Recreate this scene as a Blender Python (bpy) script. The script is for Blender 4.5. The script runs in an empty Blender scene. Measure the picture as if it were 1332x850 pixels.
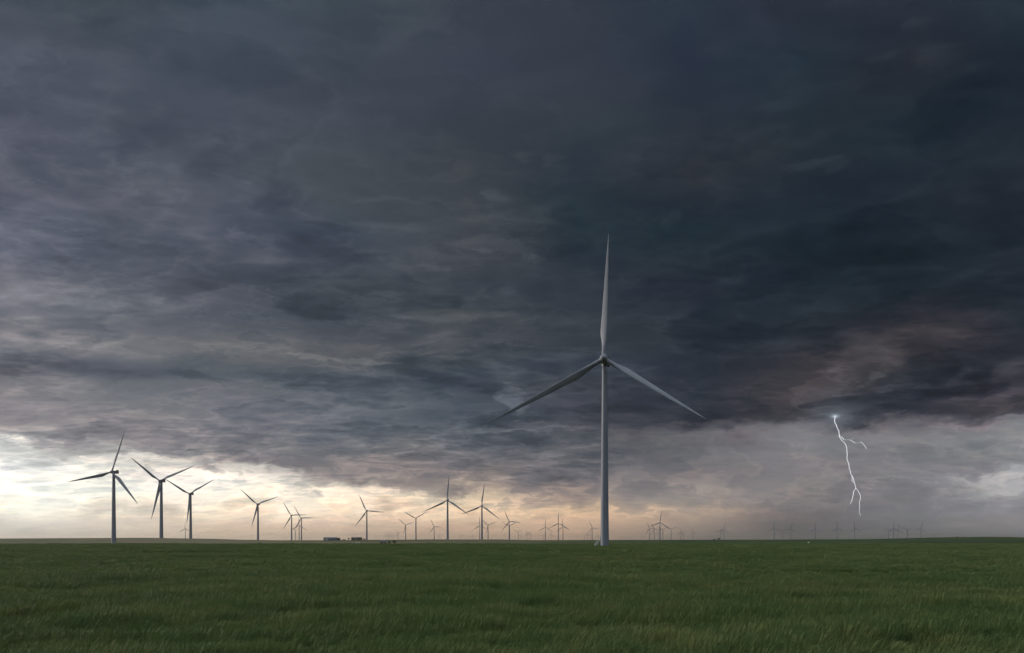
import bpy, bmesh, math, random
from mathutils import Vector, Matrix, noise as mnoise
R = math.radians
random.seed(7)
scene = bpy.context.scene
COL = scene.collection

# ------------------------------------------------------------------ view
FP = 888.0            # focal length in photo pixels (photo 1332 x 850)
HX, HY = 666.0, 703.0
CAMZ = 3.0
cam_d = bpy.data.cameras.new('camera'); cam = bpy.data.objects.new('camera', cam_d); COL.objects.link(cam)
cam.location = (0, 0, CAMZ); cam.rotation_euler = (R(90), 0, 0)
cam_d.sensor_width = 36; cam_d.lens = FP / 1332 * 36
cam_d.shift_y = (HY - 425) / 1332
cam_d.clip_start = 0.2; cam_d.clip_end = 80000
scene.camera = cam

def at(px, py, D):
    "photo pixel + depth -> place in the world"
    return Vector(((px - HX) / FP * D, D, CAMZ + (HY - py) / FP * D))

# ------------------------------------------------------------------ materials
def lin(c):
    return [((v / 255) / 12.92 if v / 255 <= 0.04045 else ((v / 255 + 0.055) / 1.055) ** 2.4) for v in c]

class G:
    "small helper for node graphs"
    def __init__(s, nt): s.nt = nt
    def new(s, t, **kw):
        n = s.nt.nodes.new(t)
        for k, v in kw.items(): setattr(n, k, v)
        return n
    def put(s, sock, v):
        if isinstance(v, bpy.types.NodeSocket): s.nt.links.new(v, sock)
        elif v is not None: sock.default_value = v
    def m(s, op, a, b=None, c=None, clamp=False):
        n = s.new('ShaderNodeMath', operation=op, use_clamp=clamp)
        s.put(n.inputs[0], a)
        if b is not None: s.put(n.inputs[1], b)
        if c is not None: s.put(n.inputs[2], c)
        return n.outputs[0]
    def add(s, a, b): return s.m('ADD', a, b)
    def sub(s, a, b): return s.m('SUBTRACT', a, b)
    def mul(s, a, b): return s.m('MULTIPLY', a, b)
    def div(s, a, b): return s.m('DIVIDE', a, b)
    def vm(s, op, a, b=None, scale=None):
        n = s.new('ShaderNodeVectorMath', operation=op)
        s.put(n.inputs[0], a)
        if b is not None: s.put(n.inputs[1], b)
        if scale is not None: s.put(n.inputs['Scale'], scale)
        return n.outputs[0]
    def xyz(s, x, y, z):
        n = s.new('ShaderNodeCombineXYZ'); s.put(n.inputs[0], x); s.put(n.inputs[1], y); s.put(n.inputs[2], z); return n.outputs[0]
    def sep(s, v):
        n = s.new('ShaderNodeSeparateXYZ'); s.put(n.inputs[0], v); return n.outputs
    def rng(s, v, a, b, c=0.0, d=1.0, smooth=True):
        n = s.new('ShaderNodeMapRange', interpolation_type='SMOOTHSTEP' if smooth else 'LINEAR')
        for i, q in enumerate((v, a, b, c, d)): s.put(n.inputs[i], q)
        return n.outputs[0]
    def mix(s, f, a, b, bt='MIX'):
        n = s.new('ShaderNodeMix', data_type='RGBA', blend_type=bt)
        s.put(n.inputs[0], f)
        s.put(n.inputs[6], a if isinstance(a, bpy.types.NodeSocket) else (*a[:3], 1))
        s.put(n.inputs[7], b if isinstance(b, bpy.types.NodeSocket) else (*b[:3], 1))
        return n.outputs[2]
    def noise(s, v, scale, detail=5, rough=0.5, out=0, dist=0.0):
        n = s.new('ShaderNodeTexNoise'); s.put(n.inputs['Vector'], v)
        n.inputs['Scale'].default_value = scale; n.inputs['Detail'].default_value = detail
        n.inputs['Roughness'].default_value = rough; n.inputs['Distortion'].default_value = dist
        return n.outputs[out]

def mat(name, col, rough=0.6, var=0.1, nscale=3.0, metal=0.0, spec=0.5, col2=None, bump=0.0, stretch=None, trans=0.0):
    m = bpy.data.materials.new(name); m.use_nodes = True
    g = G(m.node_tree); b = m.node_tree.nodes['Principled BSDF']
    tc = g.new('ShaderNodeTexCoord').outputs['Object']
    if stretch: tc = g.vm('MULTIPLY', tc, stretch)
    n = g.noise(tc, nscale, 6, 0.6)
    f = g.rng(n, 0.3, 0.7)
    c2 = col2 or [v * (1 - var) for v in col]
    c = g.mix(f, c2, [v * (1 + var * .5) for v in col] if not col2 else col)
    g.put(b.inputs['Base Color'], c)
    b.inputs['Roughness'].default_value = rough; b.inputs['Metallic'].default_value = metal
    b.inputs['Specular IOR Level'].default_value = spec
    if bump:
        bn = g.new('ShaderNodeBump'); bn.inputs['Strength'].default_value = bump; bn.inputs['Distance'].default_value = .05
        g.put(bn.inputs['Height'], n); g.put(b.inputs['Normal'], bn.outputs[0])
    return m

M = {}
M['tower'] = mat('tower_paint', (.165, .18, .225), .55, .10, .25, stretch=(1, 1, .12))
M['blade'] = mat('blade_paint', (.185, .195, .235), .55, .10, .3)
M['nacelle'] = mat('nacelle_paint', (.12, .13, .165), .4, .12, .6)
M['dark'] = mat('dark_metal', (.05, .05, .06), .5)
M['galv'] = mat('galvanised_steel', (.62, .63, .65), .45, .1, 4, metal=.3)
M['concrete'] = mat('concrete', (.36, .35, .33), .9, .2, 2, bump=.3)
M['roofmetal'] = mat('sheet_roof', (.13, .13, .17), .45, .15, .3)
M['wallmetal'] = mat('sheet_wall', (.16, .16, .21), .5, .2, .4)
M['darkroof'] = mat('old_roof', (.06, .05, .055), .8, .3, .6)
M['boards'] = mat('weathered_boards', (.13, .10, .085), .85, .3, 1.0)
M['glass'] = mat('window_glass', (.03, .035, .04), .1)
M['paleboard'] = mat('pale_trim', (.45, .42, .38), .7)
M['white'] = mat('white_paint', (.8, .8, .78), .4)
M['bark'] = mat('bark', (.08, .06, .045), .9, .3, 6)
M['shrub'] = mat('shrub_leaves', (.045, .055, .025), .7, .4, 1.2, col2=(.022, .03, .015))
M['stone'] = mat('gravel', (.38, .35, .31), .9, .4, 1.5)
M['tyre'] = mat('rubber', (.02, .02, .02), .8)

# ------------------------------------------------------------------ mesh helpers
def finish(name, bm, material, parent=None, smooth=False):
    me = bpy.data.meshes.new(name); bm.normal_update(); bm.to_mesh(me); bm.free()
    me.materials.append(material)
    if smooth:
        for p in me.polygons: p.use_smooth = True
    o = bpy.data.objects.new(name, me); COL.objects.link(o)
    if parent: o.parent = parent
    return o

def tag(o, label=None, cat=None, group=None, kind=None):
    if label: o['label'] = label
    if cat: o['category'] = cat
    if group: o['group'] = group
    if kind: o['kind'] = kind
    return o

def empty(name, loc, rz=0.0):
    o = bpy.data.objects.new(name, None); COL.objects.link(o)
    o.location = loc; o.rotation_euler = (0, 0, rz); o.empty_display_size = .5
    return o

def add_box(bm, c, s, rot=None, bev=0.0):
    r = bmesh.ops.create_cube(bm, size=1)['verts']
    bmesh.ops.scale(bm, vec=s, verts=r)
    if bev:
        es = list({e for v in r for e in v.link_edges})
        r2 = bmesh.ops.bevel(bm, geom=es, offset=bev, segments=3, affect='EDGES', profile=.6)
        r = list({v for f in r2['faces'] for v in f.verts} | {v for v in r if v.is_valid})
    if rot is not None: bmesh.ops.rotate(bm, matrix=rot, verts=r, cent=(0, 0, 0))
    bmesh.ops.translate(bm, vec=c, verts=r)
    return r

def add_bar(bm, a, b, w, seg=8, w2=None):
    a, b = Vector(a), Vector(b); d = b - a
    q = d.to_track_quat('Z', 'Y').to_matrix().to_4x4()
    bmesh.ops.create_cone(bm, cap_ends=True, segments=seg, radius1=w, radius2=w if w2 is None else w2, depth=d.length,
                          matrix=Matrix.Translation((a + b) / 2) @ q)

def add_lathe(bm, prof, seg=32):
    rings = []
    for r, z in prof:
        rings.append([bm.verts.new((r * math.cos(2 * math.pi * i / seg), r * math.sin(2 * math.pi * i / seg), z)) for i in range(seg)])
    for a, b in zip(rings, rings[1:]):
        for i in range(seg):
            bm.faces.new((a[i], a[(i + 1) % seg], b[(i + 1) % seg], b[i]))
    bm.faces.new(list(reversed(rings[0]))); bm.faces.new(rings[-1])

# ------------------------------------------------------------------ terrain
PROF = [(-800, 700.2), (-200, 700.8), (0, 700.7), (90, 700.3), (180, 699.8), (240, 700.6), (300, 702.2), (360, 703), (420, 703.0), (500, 702.4), (560, 701.9),
        (640, 701.9), (700, 702.8), (790, 702.6), (900, 702.4), (1000, 702.2), (1080, 701.9), (1140, 701.5), (1200, 700.4), (1250, 698.9),
        (1285, 698.5), (1332, 700.2), (1400, 701.5), (2200, 702.5)]
def prof(px):
    for (a, ya), (b, yb) in zip(PROF, PROF[1:]):
        if a <= px <= b:
            t = (px - a) / (b - a); t = t * t * (3 - 2 * t)
            return ya + (yb - ya) * t
    return PROF[0][1] if px < PROF[0][0] else PROF[-1][1]
RIDGE = 862.0
def ground_z(x, y):
    z = 0.0
    if y > 560:
        px = HX + x / RIDGE * FP
        top = CAMZ + (HY - prof(px)) / FP * RIDGE
        d = y - RIDGE
        if d < 0:
            q_ = max(0, min(1, (px - 900) / 200)); t = max(0, 1 + d / (72.0 + 170 * q_))
        else:
            t = max(0, 1 - d / 420.0)
        t = t * t * (3 - 2 * t)
        low = -0.35 * max(0, min(1, (y - 560) / 60)) * max(0, min(1, (1400 - y) / 300))
        z = low + (top - low) * t
    if y < 560:
        z += 0.10 * mnoise.noise(Vector((x / 23, y / 14, 3.1)))* min(1, max(0, (540 - y) / 60))
    return z

def grid_sheet(name, xs, ys, material, zf):
    bm = bmesh.new()
    V = [[bm.verts.new((x, y, zf(x, y))) for x in xs] for y in ys]
    for j in range(len(ys) - 1):
        for i in range(len(xs) - 1):
            bm.faces.new((V[j][i], V[j][i + 1], V[j + 1][i + 1], V[j + 1][i]))
    return finish(name, bm, material, smooth=True)

def frange(a, b, n): return [a + (b - a) * i / n for i in range(n)]
xs = frange(0, 60, 15) + frange(60, 700, 64) + frange(700, 1500, 30) + [1500 * (24000 / 1500) ** (i / 24) for i in range(25)]
xs = [-v for v in reversed(xs[1:])] + xs
ys = [-2500, -1200, -600, -300, -150, -80] + frange(-40, 80, 24) + frange(80, 560, 60) + frange(560, 1320, 76) + [1320 * (26000 / 1320) ** (i / 30) for i in range(31)]

gm = bpy.data.materials.new('soil_and_pasture'); gm.use_nodes = True
g = G(gm.node_tree); b = gm.node_tree.nodes['Principled BSDF']
pos = g.new('ShaderNodeNewGeometry').outputs['Position']
px_, py_, pz_ = g.sep(pos)
n1 = g.noise(g.vm('MULTIPLY', pos, (.0016, .004, 0)), 1.0, 5, .6)
n2 = g.noise(g.vm('MULTIPLY', pos, (.02, .03, .02)), 1.0, 6, .65)
n3 = g.noise(pos, 1.7, 6, .7)
olive = (.125, .112, .070); dgreen = (.032, .052, .022); mgreen = (.075, .08, .042); tan = (.165, .135, .085)
far = g.mix(g.rng(n1, .42, .58), olive, mgreen)
# the plain is greener towards the east (right)
far = g.mix(g.rng(g.div(px_, g.add(py_, 50.0)), -.1, .25), far, g.mix(g.rng(n1, .45, .6), dgreen, (.05, .06, .03)))
far = g.mix(g.mul(g.rng(n2, .5, .7), .35), far, tan)
margin = g.mix(g.rng(n2, .3, .7), (.022, .03, .012), (.04, .05, .022))
far = g.mix(g.rng(g.add(py_, g.mul(g.sub(n1, .5), 120.0)), 690, 730), margin, far)
near = g.mix(g.rng(n3, .3, .7), (.035, .03, .018), (.03, .045, .015))
c = g.mix(g.rng(py_, 505, 512), near, far)
g.put(b.inputs['Base Color'], c); b.inputs['Roughness'].default_value = .95; b.inputs['Specular IOR Level'].default_value = .1
bn = g.new('ShaderNodeBump'); bn.inputs['Strength'].default_value = .6; bn.inputs['Distance'].default_value = .3
g.put(bn.inputs['Height'], n3); g.put(b.inputs['Normal'], bn.outputs[0])
ground = grid_sheet('ground', xs, ys, gm, ground_z)
tag(ground, kind='structure')

# ------------------------------------------------------------------ wheat field (one uncountable mass)
wm = bpy.data.materials.new('wheat_leaves'); wm.use_nodes = True
g = G(wm.node_tree); nt = wm.node_tree; b = nt.nodes['Principled BSDF']; out = nt.nodes['Material Output']
pos = g.new('ShaderNodeNewGeometry').outputs['Position']
a1 = g.noise(g.vm('MULTIPLY', pos, (.05, .16, 0)), 1.0, 6, .65)
a2 = g.noise(g.vm('MULTIPLY', pos, (.9, .9, .9)), 1.0, 4, .6)
a3 = g.noise(pos, 14.0, 2, .6)
wc = g.mix(g.rng(a1, .38, .62), (.096, .140, .048), (.172, .200, .074))
wc = g.mix(g.rng(a2, .35, .7), wc, (.096, .148, .056))
wc = g.mix(g.mul(g.rng(a3, .5, .75), .5), wc, (.17, .185, .085))
g.put(b.inputs['Base Color'], wc); b.inputs['Roughness'].default_value = .55; b.inputs['Specular IOR Level'].default_value = .08
tr = g.new('ShaderNodeBsdfTranslucent'); g.put(tr.inputs['Color'], wc)
ms = g.new('ShaderNodeMixShader'); ms.inputs[0].default_value = .15
nt.links.new(b.outputs[0], ms.inputs[1]); nt.links.new(tr.outputs[0], ms.inputs[2]); nt.links.new(ms.outputs[0], out.inputs['Surface'])

NV = 5
verts, faces, vid, vscl, vrot, vtilt = [], [], [], [], [], []
rw = random.Random(11)
for k in range(NV):
    for p in range(280):
        rr = 0.82 * math.sqrt(rw.random()); th = rw.random() * 6.283
        bx_, by_ = rr * math.cos(th), rr * math.sin(th)
        hh = rw.uniform(.34, .68)
        for q in range(4):
            a = rw.uniform(0, 6.283); h = hh * rw.uniform(.65, 1.05)
            # wind leans the crop to the right
            lean = Vector((math.cos(a) * .10 + .13, math.sin(a) * .10 - .03, 0)) * rw.uniform(.6, 1.5)
            wd = rw.uniform(.004, .0075); fa = rw.uniform(-.9, .9)
            w = Vector((math.cos(fa), math.sin(fa), 0)) * wd
            o0 = Vector((bx_ + rw.uniform(-.03, .03), by_ + rw.uniform(-.03, .03), 0))
            p0 = o0; p1 = o0 + lean * .35 + Vector((0, 0, h * .62)); p2 = o0 + lean * .85 + Vector((0, 0, h * .92))
            p3 = o0 + lean * 1.35 + Vector((0, 0, h * rw.uniform(.9, 1.06)))
            i0 = len(verts)
            verts += [p0 - w * .6, p0 + w * .6, p1 - w, p1 + w, p2 - w * .8, p2 + w * .8, p3]
            faces += [(i0, i0 + 1, i0 + 3, i0 + 2), (i0 + 2, i0 + 3, i0 + 5, i0 + 4), (i0 + 4, i0 + 5, i0 + 6)]
            vid += [k] * 7; vscl += [(1, 1, 1)] * 7; vrot += [(0, 0, 0)] * 7
def hollow(x, y):
    h = 1.0
    for cx, cy, rx, ry, dep in ((25.5, 50.0, 8.5, 4.2, .97), (33, 60, 13, 4.5, .97), (17.8, 47.5, .9, .7, .8), (-6.2, 17.9, 2.6, 1.1, .85),
                                (-11.5, 20.5, 1.8, .9, .7), (3.0, 21.5, 2.4, .9, .6), (-40, 95, 14, 6.0, .7), (-62, 78, 8, 1.2, .5),
                                (1.5, 30, 2.5, 1.4, .55), (-22, 36, 3, 1.8, .65), (10, 62, 9, 3.2, .6), (48, 74, 6, 3.9, .6), (-3, 45, 4, .6, .5),
                                (12, 26.5, 2.0, .5, .45), (-14, 140, 40, 9, .5), (60, 150, 30, 9, .4)):
        d = ((x - cx) / rx) ** 2 + ((y - cy) / ry) ** 2
        d *= 1 + .5 * mnoise.noise(Vector((x * .8, y * .8, 5)))
        if d < 4: h -= dep * math.exp(-d * 1.1)
    return max(.12, h)
def wheat_points(y0, y1, step, hs):
    y = y0
    while y < y1:
        half = .80 * y + 9 + step
        n = int(2 * half / step)
        for i in range(n + 1):
            x = -half + i * step + rw.uniform(-.45, .45) * step; yy = y + rw.uniform(-.45, .45) * step
            # tower foot and its pad stay clear
            if (x - 41) ** 2 + (yy - 302) ** 2 < 3.4 ** 2 or abs(x - 37.6) < 2.6 and abs(yy - 303) < 2.0: continue
            e = .55 * mnoise.noise(Vector((x / 7, yy / 2.4, 1.7))) + .95 * min(1, yy / 90) * mnoise.noise(Vector((x / 45, yy / 11, 6.7))) + .30 * mnoise.noise(Vector((x / 16, yy / 8, 9.7))) + .46 * mnoise.noise(Vector((x / 1.5, yy / 1.2, 4.2)))
            sz = max(.35, 1 + .95 * e) * hollow(x, yy)
            s = step / 1.0 * hs
            verts.append(Vector((x, yy, ground_z(x, yy) - .01))); vid.append(10 + rw.randrange(NV))
            lay = (1 - hollow(x, yy)) * .5
            vscl.append((s, s, sz)); vrot.append((rw.uniform(-.06, .06), rw.uniform(-.06, .10) + lay, rw.uniform(-.5, .5)))
        y += step
wheat_points(3, 50, .80, 1.0); wheat_points(50, 120, 1.5, .95); wheat_points(120, 260, 3.0, .9); wheat_points(260, 503, 5.0, .9)
me = bpy.data.meshes.new('wheat'); me.from_pydata([tuple(v) for v in verts], [], faces)
me.materials.append(wm)
at_id = me.attributes.new('vid', 'INT', 'POINT'); at_id.data.foreach_set('value', vid)
at_s = me.attributes.new('scl', 'FLOAT_VECTOR', 'POINT'); at_s.data.foreach_set('vector', [c for v in vscl for c in v])
at_r = me.attributes.new('rot', 'FLOAT_VECTOR', 'POINT'); at_r.data.foreach_set('vector', [c for v in vrot for c in v])
wheat = bpy.data.objects.new('wheat', me); COL.objects.link(wheat)
tag(wheat, 'wind-combed green wheat covering the whole foreground field', 'wheat', kind='stuff')
ng = bpy.data.node_groups.new('wheat_scatter', 'GeometryNodeTree')
ng.interface.new_socket('Geometry', in_out='INPUT', socket_type='NodeSocketGeometry')
ng.interface.new_socket('Geometry', in_out='OUTPUT', socket_type='NodeSocketGeometry')
gi = ng.nodes.new('NodeGroupInput'); go = ng.nodes.new('NodeGroupOutput')
def named(nm, ty):
    n = ng.nodes.new('GeometryNodeInputNamedAttribute'); n.data_type = ty; n.inputs['Name'].default_value = nm; return n.outputs[0]
def cmp_eq(val):
    n = ng.nodes.new('FunctionNodeCompare'); n.data_type = 'INT'; n.operation = 'EQUAL'
    ng.links.new(named('vid', 'INT'), n.inputs[2]); n.inputs[3].default_value = val; return n.outputs[0]
def separate(val):
    n = ng.nodes.new('GeometryNodeSeparateGeometry'); n.domain = 'POINT'
    ng.links.new(gi.outputs[0], n.inputs[0]); ng.links.new(cmp_eq(val), n.inputs[1]); return n.outputs[0]
join = ng.nodes.new('GeometryNodeJoinGeometry')
for k in range(NV):
    ip = ng.nodes.new('GeometryNodeInstanceOnPoints')
    ng.links.new(separate(10 + k), ip.inputs['Points']); ng.links.new(separate(k), ip.inputs['Instance'])
    ng.links.new(named('rot', 'FLOAT_VECTOR'), ip.inputs['Rotation']); ng.links.new(named('scl', 'FLOAT_VECTOR'), ip.inputs['Scale'])
    ng.links.new(ip.outputs[0], join.inputs[0])
ng.links.new(join.outputs[0], go.inputs[0])
md = wheat.modifiers.new('scatter', 'NODES'); md.node_group = ng

# ------------------------------------------------------------------ wind turbines
HUB = 82.4
YAW = R(4)
def blade_mesh(name, L, seg=22, ns=26, wide=1.0):
    "blade pointing up (+z), rotor facing -y, trailing edge to -x"
    bm = bmesh.new(); rings = []
    for i in range(ns + 1):
        t = (i / ns) ** 1.15
        r = 1.0 + t * (L - 1.0)
        if t < .05: chord, th = 1.9, 1.9
        else:
            u = min(1, (t - .05) / .17); u = u * u * (3 - 2 * u)
            cmax = 3.0 * wide
            if t < .22: chord = 1.9 + (cmax - 1.9) * u
            else:
                v = (t - .22) / .78; tp = .10 if wide < 1.2 else .17; chord = cmax * (1 - v) ** .92 * (1 - tp) + cmax * tp * (1 - v ** 6)
            th = 1.9 * (1 - u) + u * chord * .26
        chord = max(chord, .06); th = max(th, .03)
        tw = -(R(14) * (1 - t) ** 2 + R(18 if wide < 1.2 else 9))
        pre = -3.0 * t * t                 # pre-bend, upwind
        le = min(.95, chord * (.5 - .17 * min(1, t * 5)) )
        ring = []
        for j in range(seg):
            a = 2 * math.pi * j / seg
            cx = math.cos(a); sy = math.sin(a)
            blend = max(0, min(1, (t - .03) / .15))
            x = le - chord / 2 + cx * chord / 2
            yy = sy * th / 2 * (1 - blend * .55 * (1 - cx) / 2 * 1.2)
            X = x * math.cos(tw) - yy * math.sin(tw); Y = x * math.sin(tw) + yy * math.cos(tw)
            ring.append(bm.verts.new((X, Y + pre, r)))
        rings.append(ring)
    for a_, b_ in zip(rings, rings[1:]):
        for j in range(seg): bm.faces.new((a_[j], a_[(j + 1) % seg], b_[(j + 1) % seg], b_[j]))
    bm.faces.new(list(reversed(rings[0]))); bm.faces.new(rings[-1])
    return bm

def make_turbine(L, detail):
    root = empty('wind_turbine', (0, 0, 0))
    sg = 48 if detail else 24
    bm = bmesh.new()
    pr = [(1.98, .12), (1.98, .42), (1.86, .44)]
    fat = 1.0 if detail else 1.35
    pr = [(r_ * fat, z_) for r_, z_ in pr]; pr += [(1.855 * fat, .5), (1.85 * fat, .7), (1.845 * fat, 1.2)]
    for k in range(1, 33):
        z = .44 + (HUB - 2.4 - .44) * k / 32
        r = (1.86 + (1.13 - 1.86) * (z / HUB)) * fat
        pr.append((r, z))
    add_lathe(bm, pr, sg); finish('tower', bm, M['tower'], root, True)
    bm = bmesh.new(); add_lathe(bm, [(3.2, -.5), (3.2, .02), (3.0, .12), (2.1, .125)], 32); finish('foundation', bm, M['concrete'], root)
    # nacelle (behind the rotor, +y)
    bm = bmesh.new()
    add_box(bm, (0, 2.6, HUB + .25), (3.3, 9.4, 3.5), bev=.55)
    for v in bm.verts:                                  # belly rises to the rear
        if v.co.y > 4.5: v.co.z = HUB + .25 + (v.co.z - HUB - .25) * (.80 if v.co.z < HUB else .95)
    add_lathe_tmp = bmesh.ops.create_cone(bm, cap_ends=True, segments=24, radius1=1.35, radius2=1.35, depth=1.1, matrix=Matrix.Translation((0, 0, HUB - 2.0)))
    nac = finish('nacelle', bm, M['nacelle'], root)
    bm = bmesh.new(); add_box(bm, (0, 6.4, HUB + 2.55), (3.1, .9, 1.3), bev=.12)
    for k in range(7): add_box(bm, (-1.2 + .4 * k, 5.93, HUB + 2.55), (.08, .06, 1.05))
    finish('cooler', bm, M['dark'], nac)
    bm = bmesh.new(); add_bar(bm, (.8, 5.2, HUB + 1.9), (.8, 5.2, HUB + 3.6), .07); add_bar(bm, (.35, 5.2, HUB + 3.45), (1.25, 5.2, HUB + 3.45), .05)
    for sx in (.35, 1.25): add_bar(bm, (sx, 5.2, HUB + 3.45), (sx, 5.2, HUB + 3.8), .09)
    finish('weather_mast', bm, M['dark'], nac)
    # hub with spinner, origin on the rotor axis: turned to the rotor's phase
    bm = bmesh.new()
    add_lathe(bm, [(1.62, -1.55), (1.72, -.6), (1.70, .35), (1.55, 1.15), (1.2, 1.8), (.65, 2.25), (.15, 2.42)], 28)
    bmesh.ops.rotate(bm, matrix=Matrix.Rotation(R(90), 3, 'X'), verts=bm.verts, cent=(0, 0, 0))
    for k in range(3):
        a = R(120 * k); d = Vector((math.sin(a), 0, math.cos(a)))
        add_bar(bm, d * .6, d * 1.95, 1.02, 20)
    hub = finish('hub', bm, M['blade'], root, True)
    hub.location = (0, -3.75, HUB)
    b0 = None
    for k in range(3):
        if b0 is None:
            b0 = finish('blade', blade_mesh('blade', L, 28 if detail else 14, 40 if detail else 18, 1.1 if detail else 1.3), M['blade'], hub, True); bl = b0
        else:
            bl = b0.copy(); COL.objects.link(bl); bl.parent = hub
        bl.rotation_euler = (0, R(120 * k), 0)
    return root

def hub_of(root): return next(c for c in root.children if c.name.startswith('hub'))
def set_phase(root, deg):
    hub_of(root).rotation_euler = (Matrix.Rotation(R(-5), 3, 'X') @ Matrix.Rotation(R(deg), 3, 'Y')).to_euler()

GROUP = 'wind turbines of the wind farm on the plain'
main = make_turbine(54.5, True)
for bl_, k_ in zip(hub_of(main).children, (1.01, .965, 1.11)): bl_.scale = (1, 1, k_)
hub_of(main).children[1].rotation_euler = (0, R(122.6), 0)
main.location = (41.0, 302, 0); main.rotation_euler = (0, 0, -R(14)); set_phase(main, 2)
tag(main, 'huge pale grey wind turbine nearest the viewer, steps at its foot in the wheat', 'wind turbine', GROUP)
# door, stairs to the tower on its left-hand side
dr = empty('tmp', (0, 0, 0)); bpy.data.objects.remove(dr)
bm = bmesh.new(); add_box(bm, (-1.86, 0, 3.15), (.12, .95, 2.1), bev=.04)
door = finish('door', bm, M['nacelle'], main)
bm = bmesh.new(); add_bar(bm, (-1.95, .3, 3.0), (-1.95, .3, 3.25), .02); finish('door_handle', bm, M['dark'], door)
bm = bmesh.new()
add_box(bm, (-2.4, 0, 2.02), (1.1, 1.1, .08))
for sy in (-.52, .52):
    add_bar(bm, (-2.9, sy, 2.0), (-4.5, sy, .1), .07, 6)
    for k in range(7):
        if k % 2 == 0:
            t = k / 6; bx0 = -2.9 - 1.6 * t; bz0 = 2.0 - 1.9 * t
            add_bar(bm, (bx0, sy, bz0), (bx0, sy, bz0 + 1.05), .045, 6)
    add_bar(bm, (-2.9, sy, 3.05), (-4.5, sy, 1.15), .055, 6); add_bar(bm, (-2.9, sy, 2.55), (-4.5, sy, .65), .035, 6)
    add_bar(bm, (-1.95, sy, 3.05), (-2.9, sy, 3.05), .055, 6); add_bar(bm, (-2.0, sy, 2.0), (-2.0, sy, 3.05), .04, 6)
    add_bar(bm, (-2.85, sy, 2.0), (-2.85, sy, .1), .05, 6)
for k in range(9):
    t = (k + .5) / 9; add_box(bm, (-2.9 - 1.6 * t, 0, 2.0 - 1.9 * t), (.24, 1.0, .035))
st = finish('stairs', bm, M['galv'], main)

proto = make_turbine(53.5, False)
first = True
def copy_tree(o, parent=None):
    c = o.copy(); COL.objects.link(c); c.parent = parent
    for ch in o.children: copy_tree(ch, c)
    return c
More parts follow.
